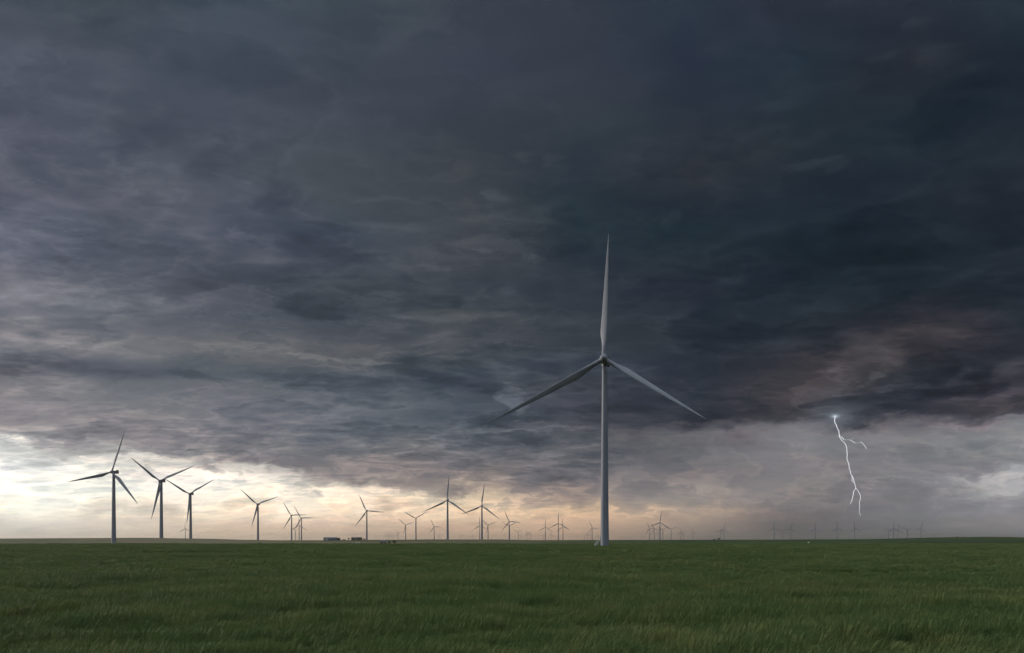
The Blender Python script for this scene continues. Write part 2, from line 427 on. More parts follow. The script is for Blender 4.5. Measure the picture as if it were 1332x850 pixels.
# (hub x, hub y, phase, label); the distance follows from the height a hub has over the plain
T = [
 (145.2, 614.2, 17, 'tall dark turbine, leftmost of all, its foot in front of the low ridge'),
 (207.7, 625.8, 68, 'second turbine from the left, Y shaped rotor, foot hidden by the low ridge'),
 (246.4, 642.8, 61, 'third tall turbine from the left, straight Y rotor over the ridge'),
 (240.7, 687.9, 358, 'tiny brownish turbine peeking out just left of the third tall turbine tower'),
 (334.6, 656.2, 71, 'lone mid-sized turbine between the left trio and the farm, right blade raised'),
 (378.7, 670.7, 88, 'left and slightly taller of two overlapping small turbines left of the farm shed'),
 (391.6, 674.3, 89, 'right one of two overlapping small turbines left of the farm shed'),
 (388.8, 683.7, 0, 'small faint turbine seen between the towers of the overlapping pair left of the shed'),
 (384.1, 690.3, 180, 'tiny turbine with its rotor barely visible, between the overlapping pair of towers'),
 (476.6, 664.9, 95, 'turbine rising just right of the dark farmhouse, one blade level to the right'),
 (527.5, 683.3, 71, 'small pale turbine left of a slightly bigger one, right of the dark bushes'),
 (540.8, 674.6, 60, 'symmetrical Y shaped turbine halfway between the farm and the tall central turbine'),
 (564.6, 685.3, 95, 'small faint turbine just left of the tall central turbine'),
 (581.8, 651.0, 4, 'tall dark central turbine with one blade straight up, biggest left of the nearest turbine'),
 (626.6, 658.3, 7, 'second tall central turbine, upright blade, a smaller tower overlapping its left side'),
 (623.9, 684.0, 357, 'small turbine overlapping the left side of the second tall central turbine'),
 (634.8, 683.3, 72, 'small turbine just right of the second tall central turbine, Y shaped rotor'),
 (662.2, 678.5, 97, 'medium small turbine right of the tall central pair, one blade level to the right'),
 (662.8, 684.8, 60, 'faint turbine straight behind the medium small one, only its Y rotor showing'),
 (674.2, 692.3, 60, 'tiny Y shaped turbine right of the medium small turbine'),
 (677.6, 696.8, 20, 'tiniest tower right beside the tiny Y shaped turbine'),
 (685.4, 693.8, 95, 'left of two tiny faint turbines touching rotors halfway to the row of three'),
 (689.2, 694.6, 25, 'right of two tiny faint turbines touching rotors halfway to the row of three'),
 (709.4, 686.0, 1, 'small turbine with upright blade, left of the close row of three'),
 (726.3, 680.7, 1, 'tallest of the close row of three small turbines left of the nearest tower'),
 (732.3, 685.4, 355, 'right of the close row of three, its rotor behind its taller neighbour'),
 (770.4, 687.0, 100, 'small turbine directly left of the nearest turbine tower and its stairs'),
 (858.7, 679.7, 8, 'tallest of the cluster of small turbines right of the nearest tower'),
 (845.0, 687.6, 95, 'leftmost small turbine of the cluster right of the nearest tower'),
 (851.1, 688.9, 95, 'second small turbine from the left in the cluster right of the nearest tower'),
 (862.3, 689.3, 60, 'small turbine touching the right side of the tallest one in the right-hand cluster'),
 (873.2, 688.9, 62, 'rightmost of the cluster of small turbines, Y shaped rotor'),
 (857.0, 692.3, 10, 'faint tiny tower in the gap left of the tallest in the right-hand cluster'),
 (503.5, 696.8, 0, 'leftmost of three tiny far towers above the small shed and bushes'),
 (506.8, 697.2, 50, 'middle one of three tiny far towers above the small shed and bushes'),
 (509.9, 697.8, 20, 'rightmost of three tiny far towers above the small shed and bushes'),
 (517.7, 693.0, 85, 'thin hazy turbine standing directly above the dark round bush'),
 (571.3, 697.6, 20, 'tiny hazy turbine in the gap between small faint turbine and tall central one'),
 (600.3, 697.0, 100, 'tiny hazy turbine halfway between the two tall central turbines'),
 (614.4, 696.8, 10, 'tiny hazy turbine close left of the overlapping small turbine at centre'),
 (706.9, 696.4, 40, 'tiny hazy tower hugging the left side of the small upright-bladed turbine'),
 (717.0, 696.0, 5, 'tiny hazy turbine in the gap left of the close row of three'),
 (760.5, 696.2, 60, 'left of three tiny hazy turbines standing left of the nearest tower'),
 (764.0, 695.5, 0, 'middle of three tiny hazy turbines standing left of the nearest tower'),
 (767.7, 695.2, 30, 'right of three tiny hazy turbines, almost touching the small turbine by the nearest tower'),
 (778.2, 696.2, 90, 'tiny hazy turbine between the small turbine and the nearest tower stairs'),
 (885.4, 693.0, 0, 'first of a hazy pair of towers right of the right-hand cluster'),
 (888.4, 693.6, 45, 'second and shorter of the hazy pair right of the right-hand cluster'),
 (901.4, 693.0, 110, 'single thin hazy turbine left of the lone bush on the horizon'),
 (937.5, 691.0, 25, 'hazy tower rising straight out of the lone bush on the horizon'),
 (941.8, 689.0, 10, 'hazy turbine just right of the lone bush on the horizon'),
 (1007.3, 687.4, 2, 'ghostly turbine in the rain haze, first tall one right of the lone bush'),
 (1018.2, 692.0, 60, 'short ghostly turbine between two taller ghostly ones in the rain haze'),
 (1028.9, 687.8, 18, 'ghostly turbine with tilted upper blade, left of the white box in the field'),
 (1060.8, 688.2, 5, 'ghostly turbine just right of the white box in the field'),
 (1089.3, 687.2, 0, 'very faint turbine below the lightning bolt, left of its lower end'),
 (1112.2, 687.6, 350, 'ghostly turbine right under the end of the lightning bolt'),
 (1156.1, 690.5, 70, 'leftmost of three crowded ghostly turbines right of the lightning bolt'),
 (1162.7, 687.4, 358, 'tallest and middle of three crowded ghostly turbines right of the lightning bolt'),
 (1168.3, 689.4, 10, 'rightmost of three crowded ghostly turbines right of the lightning bolt'),
 (1180.5, 689.8, 60, 'short ghostly turbine with Y rotor between the crowded three and the hill'),
 (1198.4, 687.2, 15, 'rightmost turbine of the wind farm, at the foot of the dark green hill'),
]
for i, (hx, hy, ph, lab) in enumerate(T):
    t = proto if i == 0 else copy_tree(proto)
    D = (HUB - CAMZ) * FP / (HY - hy)
    hp = at(hx, hy, D)
    # the rotor centre lies in front of the tower
    tx = hp.x + 3.75 * math.sin(YAW) * -1 * -1
    gz = ground_z(hp.x, D + 3.75)
    t.location = (tx, D + 3.75, 0)
    t.rotation_euler = (0, 0, -YAW)
    set_phase(t, ph)
    tag(t, lab, 'wind turbine', GROUP)

# ------------------------------------------------------------------ farm and small things on the far side of the field
def gable(bm, w, d, h, rise, over=.3, t=.12):
    add_box(bm, (0, 0, h / 2), (w, d, h))
def house(name, loc, w, d, h, rise, wallm, roofm, rz, label, cat, doors, windows, chimney=False, lean=0):
    o = empty(name, loc, rz)
    bm = bmesh.new()
    P = [(-w / 2, -d / 2), (w / 2, -d / 2), (w / 2, d / 2), (-w / 2, d / 2)]
    lo = [bm.verts.new((x, y, -1.0)) for x, y in P]; hi = [bm.verts.new((x, y, h)) for x, y in P]
    g0 = bm.verts.new((-w / 2, 0, h + rise)); g1 = bm.verts.new((w / 2, 0, h + rise))
    bm.faces.new((lo[0], lo[1], hi[1], hi[0])); bm.faces.new((lo[2], lo[3], hi[3], hi[2]))
    bm.faces.new((lo[1], lo[2], hi[2], g1, hi[1])); bm.faces.new((lo[3], lo[0], hi[0], g0, hi[3]))
    finish('wall', bm, wallm, o)
    bm = bmesh.new(); ov = .35
    for s in (-1, 1):
        ang = math.atan2(rise, d / 2); ln = math.hypot(d / 2, rise) + ov
        rot = Matrix.Rotation(-s * ang, 3, 'X')
        c = Vector((0, s * (d / 4 + ov / 2 * math.cos(ang)), h + rise / 2 - ov / 2 * math.sin(ang) + .09))
        add_box(bm, c, (w + 2 * ov, ln, .12), rot)
        if roofm == M['roofmetal']:
            for k in range(int(w / 1.2)):
                add_box(bm, c + Vector((-w / 2 + .6 + k * 1.2, 0, .08)), (.07, ln, .06), rot)
    rf = finish('roof', bm, roofm, o)
    if chimney:
        bm = bmesh.new(); add_box(bm, (w * .2, .3, h + rise + .3), (.6, .6, 1.4)); add_box(bm, (w * .2, .3, h + rise + 1.04), (.75, .75, .12)); finish('chimney', bm, M['concrete'], rf)
    for x, z0, ww, hh in doors:
        bm = bmesh.new(); add_box(bm, (x, -d / 2 - .04, z0 + hh / 2), (ww, .1, hh)); dd = finish('door', bm, M['paleboard'], o)
    for x, z0, ww, hh in windows:
        bm = bmesh.new()
        for sx in (-1, 1): add_box(bm, (x + sx * ww / 2, -d / 2 - .06, z0 + hh / 2), (.12, .12, hh + .12))
        for zz in (0, hh): add_box(bm, (x, -d / 2 - .063, z0 + zz), (ww - .12, .12, .12))
        wf = finish('window', bm, M['paleboard'], o)
        bm = bmesh.new(); add_box(bm, (x, -d / 2 - .02, z0 + hh / 2), (ww - .1, .05, hh - .1)); finish('pane', bm, M['glass'], wf)
    return tag(o, label, cat)

def on_ground(px, D, dz=0.0):
    x = (px - HX) / FP * D; return (x, D, ground_z(x, D) + dz)
house('farm_shed', on_ground(430, 852, .1), 15.5, 9, 2.2, 1.4, M['wallmetal'], M['roofmetal'], R(4),
      'long low blue-grey metal farm shed on the horizon, left of the dark farmhouse', 'shed', [(-4, 0, 3.2, 2.4)], [(3.5, 1.0, 1.4, .8), (6.2, 1.0, 1.4, .8)])
house('lean_to_shed', on_ground(438.5, 860, 0), 6, 6, 1.9, 1.0, M['boards'], M['roofmetal'], R(-6),
      'small lower outbuilding at the right end of the long metal shed', 'shed', [(0, 0, 1.2, 1.7)], [])
house('farmhouse', on_ground(464, 852, .2), 12.0, 8, 2.0, 1.2, M['boards'], M['darkroof'], R(2),
      'dark-roofed farmhouse with a row of pale-framed windows at the foot of a turbine', 'house', [(0, 0, 1.0, 2.0)],
      [(-4.8, .8, 1.3, 1.1), (-2.6, .8, 1.3, 1.1), (2.4, .8, 1.3, 1.1), (4.7, .8, 1.3, 1.1)])
house('hut', on_ground(498.5, 690, 0), 5.6, 4, 2.1, .9, M['boards'], M['roofmetal'], R(8),
      'little hut left of the dark round bushes below the horizon', 'hut', [(0, 0, .9, 1.4)], [(1.7, .6, .7, .6)])

def leafy(name, loc, w, h, label, cat, seed, trunk_h=.6, n=420, leaf=.22):
    rr = random.Random(seed); o = empty(name, loc)
    bm = bmesh.new(); top = Vector((0, 0, h * .75))
    add_bar(bm, (0, 0, -.4), (0, 0, trunk_h + h * .2), .06 * h * .6, 8, .035 * h)
    lobes = []
    for k in range(7):
        a = rr.uniform(0, 6.28); c = Vector((math.cos(a) * w * .28 * rr.uniform(.4, 1), math.sin(a) * w * .25, trunk_h + (h - trunk_h) * rr.uniform(.3, .75)))
        lobes.append((c, rr.uniform(.2, .33) * w)); add_bar(bm, (0, 0, trunk_h * .6), c, .03 * h, 6, .01 * h)
    finish('trunk', bm, M['bark'], o)
    bm = bmesh.new()
    for k in range(n):
        c, r = rr.choice(lobes); d = Vector([rr.gauss(0, 1) for _ in range(3)]).normalized() * r * rr.uniform(.55, 1.05)
        d.z *= (h - trunk_h) / w * .9
        p = c + d; p.z = max(.1, p.z)
        q = Vector([rr.gauss(0, 1) for _ in range(3)]).normalized(); t1 = q.orthogonal().normalized() * leaf; t2 = q.cross(t1).normalized() * leaf * .7
        bm.faces.new([bm.verts.new(p + v) for v in (t1, t2, -t1, -t2)])
    finish('crown', bm, M['shrub'], o)
    return tag(o, label, cat)
leafy('tree', on_ground(453.6, 850), 2.6, 3.1, 'small dark tree at the left gable of the dark farmhouse', 'tree', 1)
leafy('bush', on_ground(447, 850), 6.0, 1.3, 'low flat bush between the metal shed and the farmhouse', 'bush', 2, .2)
leafy('bush', on_ground(474, 850), 5.0, 2.0, 'low bush at the right end of the farmhouse by the turbine foot', 'bush', 3, .2)
leafy('bush', on_ground(512.5, 690), 6.4, 3.5, 'dark rounded bush, biggest one right of the farm', 'bush', 4, .3, 800)
leafy('bush', on_ground(506.5, 700), 3.0, 2.3, 'small bush between the little hut and the dark rounded bush', 'bush', 5, .2)
leafy('bush', on_ground(557.8, 660), 1.7, 1.2, 'tiny lone bush in the far meadow below the small faint turbine', 'bush', 6, .2)
leafy('tree', on_ground(935, 850), 4.2, 2.4, 'lone round bushy tree on the skyline right of centre', 'tree', 7, .3, 700)
leafy('bush', on_ground(929, 852), 5.5, 1.0, 'flat thicket tailing off left of the lone skyline tree', 'bush', 8, .1)
leafy('bush', on_ground(991, 620), 5.0, 1.1, 'low dark scrub at the far field edge left of the white box', 'bush', 9, .1)
leafy('bush', on_ground(1245.5, 850), 1.6, 1.4, 'tiny bush alone on the crest of the dark green hill', 'bush', 10, .2)
leafy('bush', on_ground(380, 690), 2.6, .9, 'low tuft on the far edge left of the farm', 'bush', 12, .1)
leafy('bush', on_ground(337, 640), 6.0, .9, 'flat scrub on the field edge under the lone mid-sized turbine', 'bush', 13, .1)

# white utility box standing at the field edge
u = empty('utility_box', on_ground(1051.8, 560)); u.location.z += .1
bm = bmesh.new(); add_box(bm, (0, 0, .75), (1.0, .7, 1.3), bev=.05); add_box(bm, (0, 0, 1.46), (1.1, .8, .1), bev=.03); finish('cabinet', bm, M['white'], u)
bm = bmesh.new(); add_box(bm, (0, 0, 0.0), (1.3, 1.0, .2)); finish('plinth', bm, M['concrete'], u)
tag(u, 'small white utility cabinet at the far edge of the wheat, below the ghostly turbines', 'utility box')

def heap(name, px, D, w, h, seed, label, cat='gravel heap'):
    rr = random.Random(seed); bm = bmesh.new()
    for k in range(70):
        a = rr.uniform(0, 6.28); r = rr.random() ** .6
        c = Vector((math.cos(a) * r * w / 2, math.sin(a) * r * w / 3, h * (1 - r) * rr.uniform(.5, 1)))
        q = bmesh.ops.create_icosphere(bm, subdivisions=1, radius=rr.uniform(.12, .3))['verts']
        for v in q: v.co = Vector((v.co.x * rr.uniform(.8, 1.3), v.co.y, v.co.z * .8)) + c
    o = finish(name, bm, M['stone'], None); o.location = on_ground(px, D)
    return tag(o, label, cat)
heap('gravel_heap', 590, 660, 5.5, 1.3, 3, 'pale gravel heap below the tall central turbine')
heap('gravel_heap', 458, 650, 3.5, .9, 4, 'pale stone heap in front of the farmhouse, left of the hay bales', 'stone heap')

def bale(px, D, label):
    o = empty('hay_bale', on_ground(px, D, .0))
    bm = bmesh.new(); bmesh.ops.create_cone(bm, cap_ends=True, segments=28, radius1=.7, radius2=.7, depth=1.3, matrix=Matrix.Translation((0, 0, .68)) @ Matrix.Rotation(R(90), 4, 'Y'))
    finish('straw_roll', bm, M['paleboard'], o); return tag(o, label, 'hay bale', 'pale bales in front of the farmhouse')
bale(463.5, 655, 'left pale bale in front of the dark farmhouse'); bale(466.8, 652, 'right pale bale in front of the dark farmhouse')

# ------------------------------------------------------------------ lightning
def bolt():
    Dd = 6000.0
    lm = bpy.data.materials.new('lightning_channel'); lm.use_nodes = True; nt = lm.node_tree; nt.nodes.clear()
    e = nt.nodes.new('ShaderNodeEmission'); e.inputs[0].default_value = (.93, .95, 1, 1); e.inputs[1].default_value = 1.1
    nt.links.new(e.outputs[0], nt.nodes.new('ShaderNodeOutputMaterial').inputs[0])
    lm2 = lm.copy(); lm2.name = 'lightning_branch'; lm2.node_tree.nodes['Emission'].inputs[1].default_value = 1.1
    def path(pts, w0, w1, seed, sub=3):
        rr = random.Random(seed); P = []
        for (a, b_) in zip(pts, pts[1:]):
            for k in range(sub):
                t = k / sub; j = .35 if k else 0
                P.append((a[0] + (b_[0] - a[0]) * t + rr.uniform(-j, j) * 1.6, a[1] + (b_[1] - a[1]) * t + rr.uniform(-j, j)))
        P.append(pts[-1]); bm = bmesh.new(); n = len(P); prev = None
        for i, (x, y) in enumerate(P):
            c = at(x, y, Dd + 30 * math.sin(i * 1.7 + seed)); w = (w0 + (w1 - w0) * i / (n - 1)) / FP * Dd / 2
            ring = [bm.verts.new(c + Vector((math.cos(a) * w, math.sin(a) * w, 0))) for a in [R(60 * q) for q in range(6)]]
            if prev:
                for q in range(6): bm.faces.new((prev[q], prev[(q + 1) % 6], ring[(q + 1) % 6], ring[q]))
            else: bm.faces.new(list(reversed(ring)))
            prev = ring
        bm.faces.new(prev); return bm
    Z = lambda pts: [(1060 + x / 5, 520 + y / 5) for x, y in pts]
    o = empty('lightning_bolt', at(1086, 543, Dd)); inv = Matrix.Translation(-Vector(o.location))
    def part(name, pts, w0, w1, seed, m, sub=3):
        bm = path(Z(pts), w0, w1, seed, sub); bmesh.ops.transform(bm, matrix=inv, verts=bm.verts); return finish(name, bm, m, o)
    part('main_channel', [(131, 105), (128, 140), (143, 180), (158, 205), (157, 235), (172, 262), (195, 285), (207, 315), (208, 380), (222, 430), (233, 485), (250, 508), (256, 540), (266, 575)], .85, .6, 1, lm)
    part('main_channel', [(266, 575), (280, 592), (297, 628), (290, 665), (291, 700), (289, 735), (299, 757)], .7, .3, 2, lm)
    part('branch', [(157, 235), (175, 245), (188, 262), (225, 262), (262, 283), (300, 275), (318, 290), (333, 320)], .95, .5, 3, lm2)
    part('branch', [(266, 578), (250, 605), (245, 640), (235, 670), (226, 678)], .85, .45, 4, lm2)
    part('branch', [(240, 495), (241, 530), (256, 545)], .7, .6, 5, lm2)
    part('branch', [(225, 262), (250, 250), (278, 247)], .4, .2, 6, lm2)
    return tag(o, 'thin white forked lightning bolt dropping from the cloud base on the right', 'lightning')
bolt()

# ------------------------------------------------------------------ sky
GX = [0, 150, 300, 450, 600, 750, 900, 1050, 1200, 1332]
GRID = {
 0:   [(74,80,92),(72,78,88),(68,76,90),(66,74,84),(64,68,80),(60,66,76),(48,58,70),(46,52,62),(44,50,60),(40,52,62)],
 80:  [(78,82,98),(74,79,93),(72,76,90),(66,72,84),(66,70,84),(58,64,74),(44,52,66),(40,52,62),(44,48,56),(34,44,54)],
 160: [(84,84,102),(74,79,93),(74,78,92),(72,76,88),(62,66,76),(54,62,70),(44,52,62),(36,46,54),(34,46,54),(32,42,50)],
 215: [(86,88,102),(80,84,98),(74,78,90),(74,78,86),(66,68,76),(48,56,66),(50,54,60),(38,46,54),(33,43,51),(32,40,48)],
 255: [(96,94,110),(86,88,102),(76,80,94),(74,78,86),(68,70,78),(40,52,60),(38,46,55),(33,43,52),(33,41,50),(32,38,46)],
 300: [(100,102,122),(94,94,108),(86,88,104),(72,78,90),(70,72,80),(40,52,60),(32,46,54),(30,42,50),(30,40,48),(30,38,46)],
 345: [(106,106,120),(100,100,114),(84,86,98),(72,76,86),(68,70,78),(44,52,62),(40,48,56),(28,39,47),(28,38,46),(31,39,47)],
 375: [(114,112,124),(106,106,118),(92,92,104),(72,76,84),(64,68,78),(50,56,66),(38,46,56),(29,40,48),(30,39,47),(30,38,46)],
 412: [(116,114,126),(102,104,114),(88,90,102),(70,74,84),(72,74,80),(56,62,70),(38,46,56),(34,42,50),(52,51,56),(36,42,50)],
 432: [(122,118,128),(110,108,118),(96,96,104),(82,83,92),(77,78,86),(58,64,70),(38,46,54),(38,44,51),(62,59,63),(38,43,50)],
 449: [(146,138,148),(130,126,130),(118,115,119),(97,96,102),(79,80,88),(58,64,70),(38,44,54),(42,46,52),(66,62,65),(44,46,52)],
 466: [(118,114,126),(108,108,116),(104,104,110),(94,94,101),(72,76,84),(58,64,74),(40,46,56),(58,56,60),(56,55,60),(46,48,56)],
 484: [(88,88,102),(86,88,102),(86,90,100),(84,88,98),(68,74,86),(60,66,76),(42,48,58),(68,64,67),(46,50,56),(54,54,60)],
 502: [(128,122,130),(112,112,120),(106,106,114),(94,98,108),(72,78,90),(66,68,76),(44,50,60),(70,66,68),(44,48,56),(72,68,74)],
 522: [(138,131,138),(122,120,128),(116,115,124),(102,104,114),(78,84,96),(70,73,82),(46,52,62),(62,60,64),(44,49,60),(74,70,74)],
 544: [(144,137,142),(136,130,134),(120,118,127),(104,106,116),(80,86,98),(74,76,84),(48,52,60),(54,54,59),(50,52,60),(74,71,76)],
 552: [(154,147,150),(140,133,138),(120,118,126),(106,107,117),(80,85,96),(78,80,88),(92,89,94),(112,107,112),(100,97,102),(124,119,124)],
 566: [(190,182,182),(146,139,143),(118,116,125),(108,109,118),(86,90,100),(80,82,90),(104,100,106),(126,120,126),(112,109,115),(138,133,138)],
 582: [(246,238,230),(158,150,152),(120,118,124),(112,112,118),(96,98,106),(86,88,95),(104,100,106),(126,120,126),(122,118,124),(136,131,137)],
 598: [(250,245,238),(232,222,214),(130,123,127),(120,115,118),(108,106,112),(94,94,102),(108,104,110),(126,119,125),(123,118,125),(128,123,130)],
 612: [(253,249,242),(246,238,228),(226,216,206),(134,125,126),(122,114,116),(104,102,108),(116,108,112),(128,120,124),(124,119,126),(130,126,134)],
 626: [(253,249,241),(250,244,232),(248,238,226),(152,140,136),(138,126,122),(114,108,112),(122,114,118),(130,121,125),(132,127,133),(178,172,176)],
 640: [(250,246,236),(251,244,230),(250,238,222),(240,222,202),(154,139,131),(132,120,118),(150,138,136),(130,120,122),(124,119,126),(150,145,150)],
 652: [(246,241,229),(248,239,224),(248,232,212),(248,228,206),(216,192,168),(168,146,132),(146,132,128),(122,113,117),(118,114,121),(136,132,139)],
 666: [(238,231,217),(238,226,209),(240,219,196),(238,212,187),(226,196,168),(214,180,150),(172,149,136),(114,105,109),(118,114,120),(134,130,138)],
 682: [(208,199,190),(214,200,186),(214,190,170),(206,180,160),(200,170,148),(198,166,142),(152,132,124),(104,97,100),(114,110,116),(136,129,132)],
 694: [(192,182,172),(200,187,172),(206,182,160),(200,172,150),(190,162,140),(186,156,134),(140,124,118),(98,92,96),(110,106,111),(126,121,127)],
 704: [(196,184,170),(205,190,172),(210,184,158),(206,178,152),(198,168,144),(190,160,136),(138,122,116),(94,90,93),(108,104,110),(122,118,124)],
}
GY = sorted(GRID)
def sky_rgb(x, y):
    k_ = 1 + .17 * max(0, min(1, (y - 590) / 50)) * max(0, min(1, (960 - x) / 200))
    return [v * k_ for v in sky_rgb0(x, y)]
def sky_rgb0(x, y):
    x = max(0, min(1332, x)); y = max(0, min(704, y))
    i = max(k for k in range(len(GX) - 1) if GX[k] <= x); j = max(k for k in range(len(GY) - 1) if GY[k] <= y)
    tx = (x - GX[i]) / (GX[i + 1] - GX[i]); ty = (y - GY[j]) / (GY[j + 1] - GY[j])
    A, B = lin(GRID[GY[j]][i]), lin(GRID[GY[j]][i + 1]); C_, D_ = lin(GRID[GY[j + 1]][i]), lin(GRID[GY[j + 1]][i + 1])
    o_ = [(A[k] * (1 - tx) + B[k] * tx) * (1 - ty) + (C_[k] * (1 - tx) + D_[k] * tx) * ty for k in range(3)]
    lo_ = 1 + .10 * max(0, min(1, (y - 552) / 20)) * max(0, min(1, (x - 780) / 150))
    o_ = [o_[0] * lo_, o_[1] * (lo_ + (lo_ - 1) * .45), o_[2] * lo_]
    return [o_[0] * 1.0, o_[1] * (1 - .07 * max(0, min(1, (x - 600) / 200)) * (y < 560)), o_[2] * .985]

def sstep(a, b, v):
    t = max(0, min(1, (v - a) / (b - a))); return t * t * (3 - 2 * t)
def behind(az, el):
    "unseen sky behind, brightened overhead to light the wheat; lightest to the left (west)"
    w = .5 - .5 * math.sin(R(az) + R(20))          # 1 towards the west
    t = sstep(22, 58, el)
    base = (.06 + .14 * w) * (1 - t) + (1.50 + .35 * w) * t  # dim low down, high part raised as added fill for the wheat
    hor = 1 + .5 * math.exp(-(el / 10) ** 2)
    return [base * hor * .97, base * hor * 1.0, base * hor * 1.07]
def sky_at(az, el):
    "linear colour of the cloud deck by compass direction (deg) and height (deg)"
    a = max(-37.5, min(37.5, az))
    x = HX + FP * math.tan(R(a)); y = HY - FP * math.tan(R(min(el, 60))) / math.cos(R(a))
    c = sky_rgb(x, y)
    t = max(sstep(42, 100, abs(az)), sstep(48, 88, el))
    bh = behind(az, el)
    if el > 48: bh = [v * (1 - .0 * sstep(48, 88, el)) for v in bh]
    if el > 70:                                     # one bright colour at the unseen zenith, added to light the field
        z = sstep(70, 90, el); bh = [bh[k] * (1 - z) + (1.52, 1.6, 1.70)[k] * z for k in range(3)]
    return [c[k] * (1 - t) + bh[k] * t for k in range(3)]

AZS = [-180, -140, -110, -85, -65, -50, -42] + [math.degrees(math.atan((x - HX) / FP)) for x in (0, 75, 150, 225, 300, 450, 600, 750, 900, 1050, 1200, 1331)] + [42, 50, 65, 85, 110, 140, 180]
world = bpy.data.worlds.new('World'); scene.world = world; world.use_nodes = True
nt = world.node_tree; nt.nodes.clear(); g = G(nt)
dirv = g.vm('NORMALIZE', g.new('ShaderNodeTexCoord').outputs['Generated'])
dx, dy, dz = g.sep(dirv)
q = g.vm('MULTIPLY', dirv, (1, 1, 3.2))
hyp = g.m('SQRT', g.m('MAXIMUM', g.sub(1.0, g.mul(dz, dz)), .0004))
kd = g.div(1.0, g.add(g.m('MAXIMUM', dz, 0.0), .17))                # flat deck overhead: rolls run level across the view
cyl = g.xyz(g.mul(g.mul(dx, kd), 1.4), g.mul(g.mul(dy, kd), 2.3), g.mul(dz, 1.0))
w1 = g.noise(q, 3.6, 6, .62, out=1); w1s = g.sep(w1)
w2 = g.noise(q, 16.0, 5, .65, out=1); w2s = g.sep(w2)
az0 = g.m('ARCTAN2', dx, dy); el0 = g.m('ARCSINE', dz)
damp = g.rng(el0, 0.0, .14, .12, 1.0)              # the distant deck is seen edge-on: less ragged
az = g.add(az0, g.add(g.mul(g.sub(w1s[0], .5), .16), g.mul(g.sub(w2s[0], .5), .05)))
el = g.add(el0, g.mul(damp, g.add(g.mul(g.sub(w1s[1], .5), .055), g.mul(g.sub(w2s[1], .5), .022))))
nP = g.noise(g.vm('ADD', g.vm('MULTIPLY', dirv, (1, 1, 2.0)), g.vm('SCALE', g.vm('SUBTRACT', w2, (.5, .5, .5)), scale=.04)), 13.0, 5, .55)   # heaped clouds low over the plain
pm = g.mul(g.rng(el0, .012, .045), g.rng(el0, .12, .20, 1.0, .0))
el = g.add(el, g.mul(g.mul(pm, g.sub(nP, .5)), .11))
az = g.mul(az, 180 / math.pi); el = g.mul(el, 180 / math.pi)
LO, HI = -2.0, 90.0
tt = g.div(g.sub(el, LO), HI - LO)
ROWS = [704, 694, 682, 666, 652, 640, 626, 612, 598, 582, 566, 552, 544, 522, 502, 484, 466, 449, 432, 412, 375, 345, 300, 255, 215, 160, 80, 0]
def ramp(azd):
    n = g.new('ShaderNodeValToRGB'); cr = n.color_ramp; cr.interpolation = 'LINEAR'
    st = []
    a = max(-38, min(38, azd))
    for y in ROWS:
        e = math.degrees(math.atan((HY - y) / FP * math.cos(R(a)))); st.append((e, sky_at(azd, e)))
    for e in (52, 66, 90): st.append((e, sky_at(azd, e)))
    while len(cr.elements) > 1: cr.elements.remove(cr.elements[-1])
    for i, (e, c) in enumerate(st):
        p = (e - LO) / (HI - LO)
        el_ = cr.elements[0] if i == 0 else cr.elements.new(p)
        el_.position = p; el_.color = (*c, 1)
    g.put(n.inputs[0], tt); return n.outputs[0]
colr = ramp(AZS[0])
for a, b_ in zip(AZS, AZS[1:]):
    colr = g.mix(g.rng(az, a, b_, 0, 1, smooth=False), colr, ramp(b_))

# cloud relief: sheets and rolls seen foreshortened towards the horizon
def warped(src, w, k): return g.vm('ADD', src, g.vm('SCALE', g.vm('SUBTRACT', w, (.5, .5, .5)), scale=k))
c1 = warped(cyl, w1, .40)
nA = g.noise(c1, .9, 7, .52)
nB = g.noise(g.vm('MULTIPLY', c1, (1.0, 1.0, 1.25)), 2.6, 7, .60)
nC = g.noise(warped(cyl, w2, .12), 6.0, 4, .55)
def billow(v):
    "heaped, rounded lumps: sum of folded noise"
    acc = None
    for sc_, am in ((1.5, 1.0), (3.3, .52), (7.1, .27), (15.0, .14)):
        t_ = g.mul(g.m('ABSOLUTE', g.sub(g.noise(v, sc_, 0, 0), .5)), 2.0 * am)
        acc = t_ if acc is None else g.add(acc, t_)
    return acc
cb = g.vm('MULTIPLY', warped(cyl, w2, .10), (1.0, 1.0, 1.15))
bil = billow(cb); bil2 = billow(g.vm('ADD', cb, (-.05, 0, -.10)))
emb = g.sub(bil2, bil)
patchy = g.rng(nA, .40, .60, .35, 1.25)
def sheet(n, t, w, amp, edge):
    "a cloud sheet with a torn border: one tone inside, a thin lit rim"
    s_ = g.rng(n, t - w, t + w, -.5, .5)
    r_ = g.m('EXPONENT', g.mul(g.m('POWER', g.div(g.sub(n, t - w * 1.2), w * 1.1), 2.0), -1.0))
    return g.add(g.mul(s_, -amp), g.mul(r_, edge))
lay = g.add(sheet(nA, .50, .015, .30, .15), g.add(sheet(nB, .53, .014, .17, .12), sheet(nC, .55, .025, .06, .04)))
rel = g.add(g.add(g.mul(g.sub(nA, .5), 1.5), g.mul(g.sub(nB, .5), .6)), g.add(g.mul(patchy, g.add(g.mul(emb, 1.0), g.mul(g.sub(.42, bil), .60))), g.sub(lay, .10)))
lowf = g.mul(g.rng(el0, 0.0, .13, .22, 1.0), g.rng(el0, .26, .60, 1.0, .50))
rel = g.mul(rel, g.mul(lowf, g.sub(1.0, g.mul(.62, g.mul(g.rng(az, 4.0, 12.0), g.rng(el, 8.8, 9.8, 1.0, 0.0))))))
rel = g.add(rel, g.mul(pm, g.add(sheet(nP, .52, .02, .14, .10), g.mul(g.sub(nP, .5), .9))))

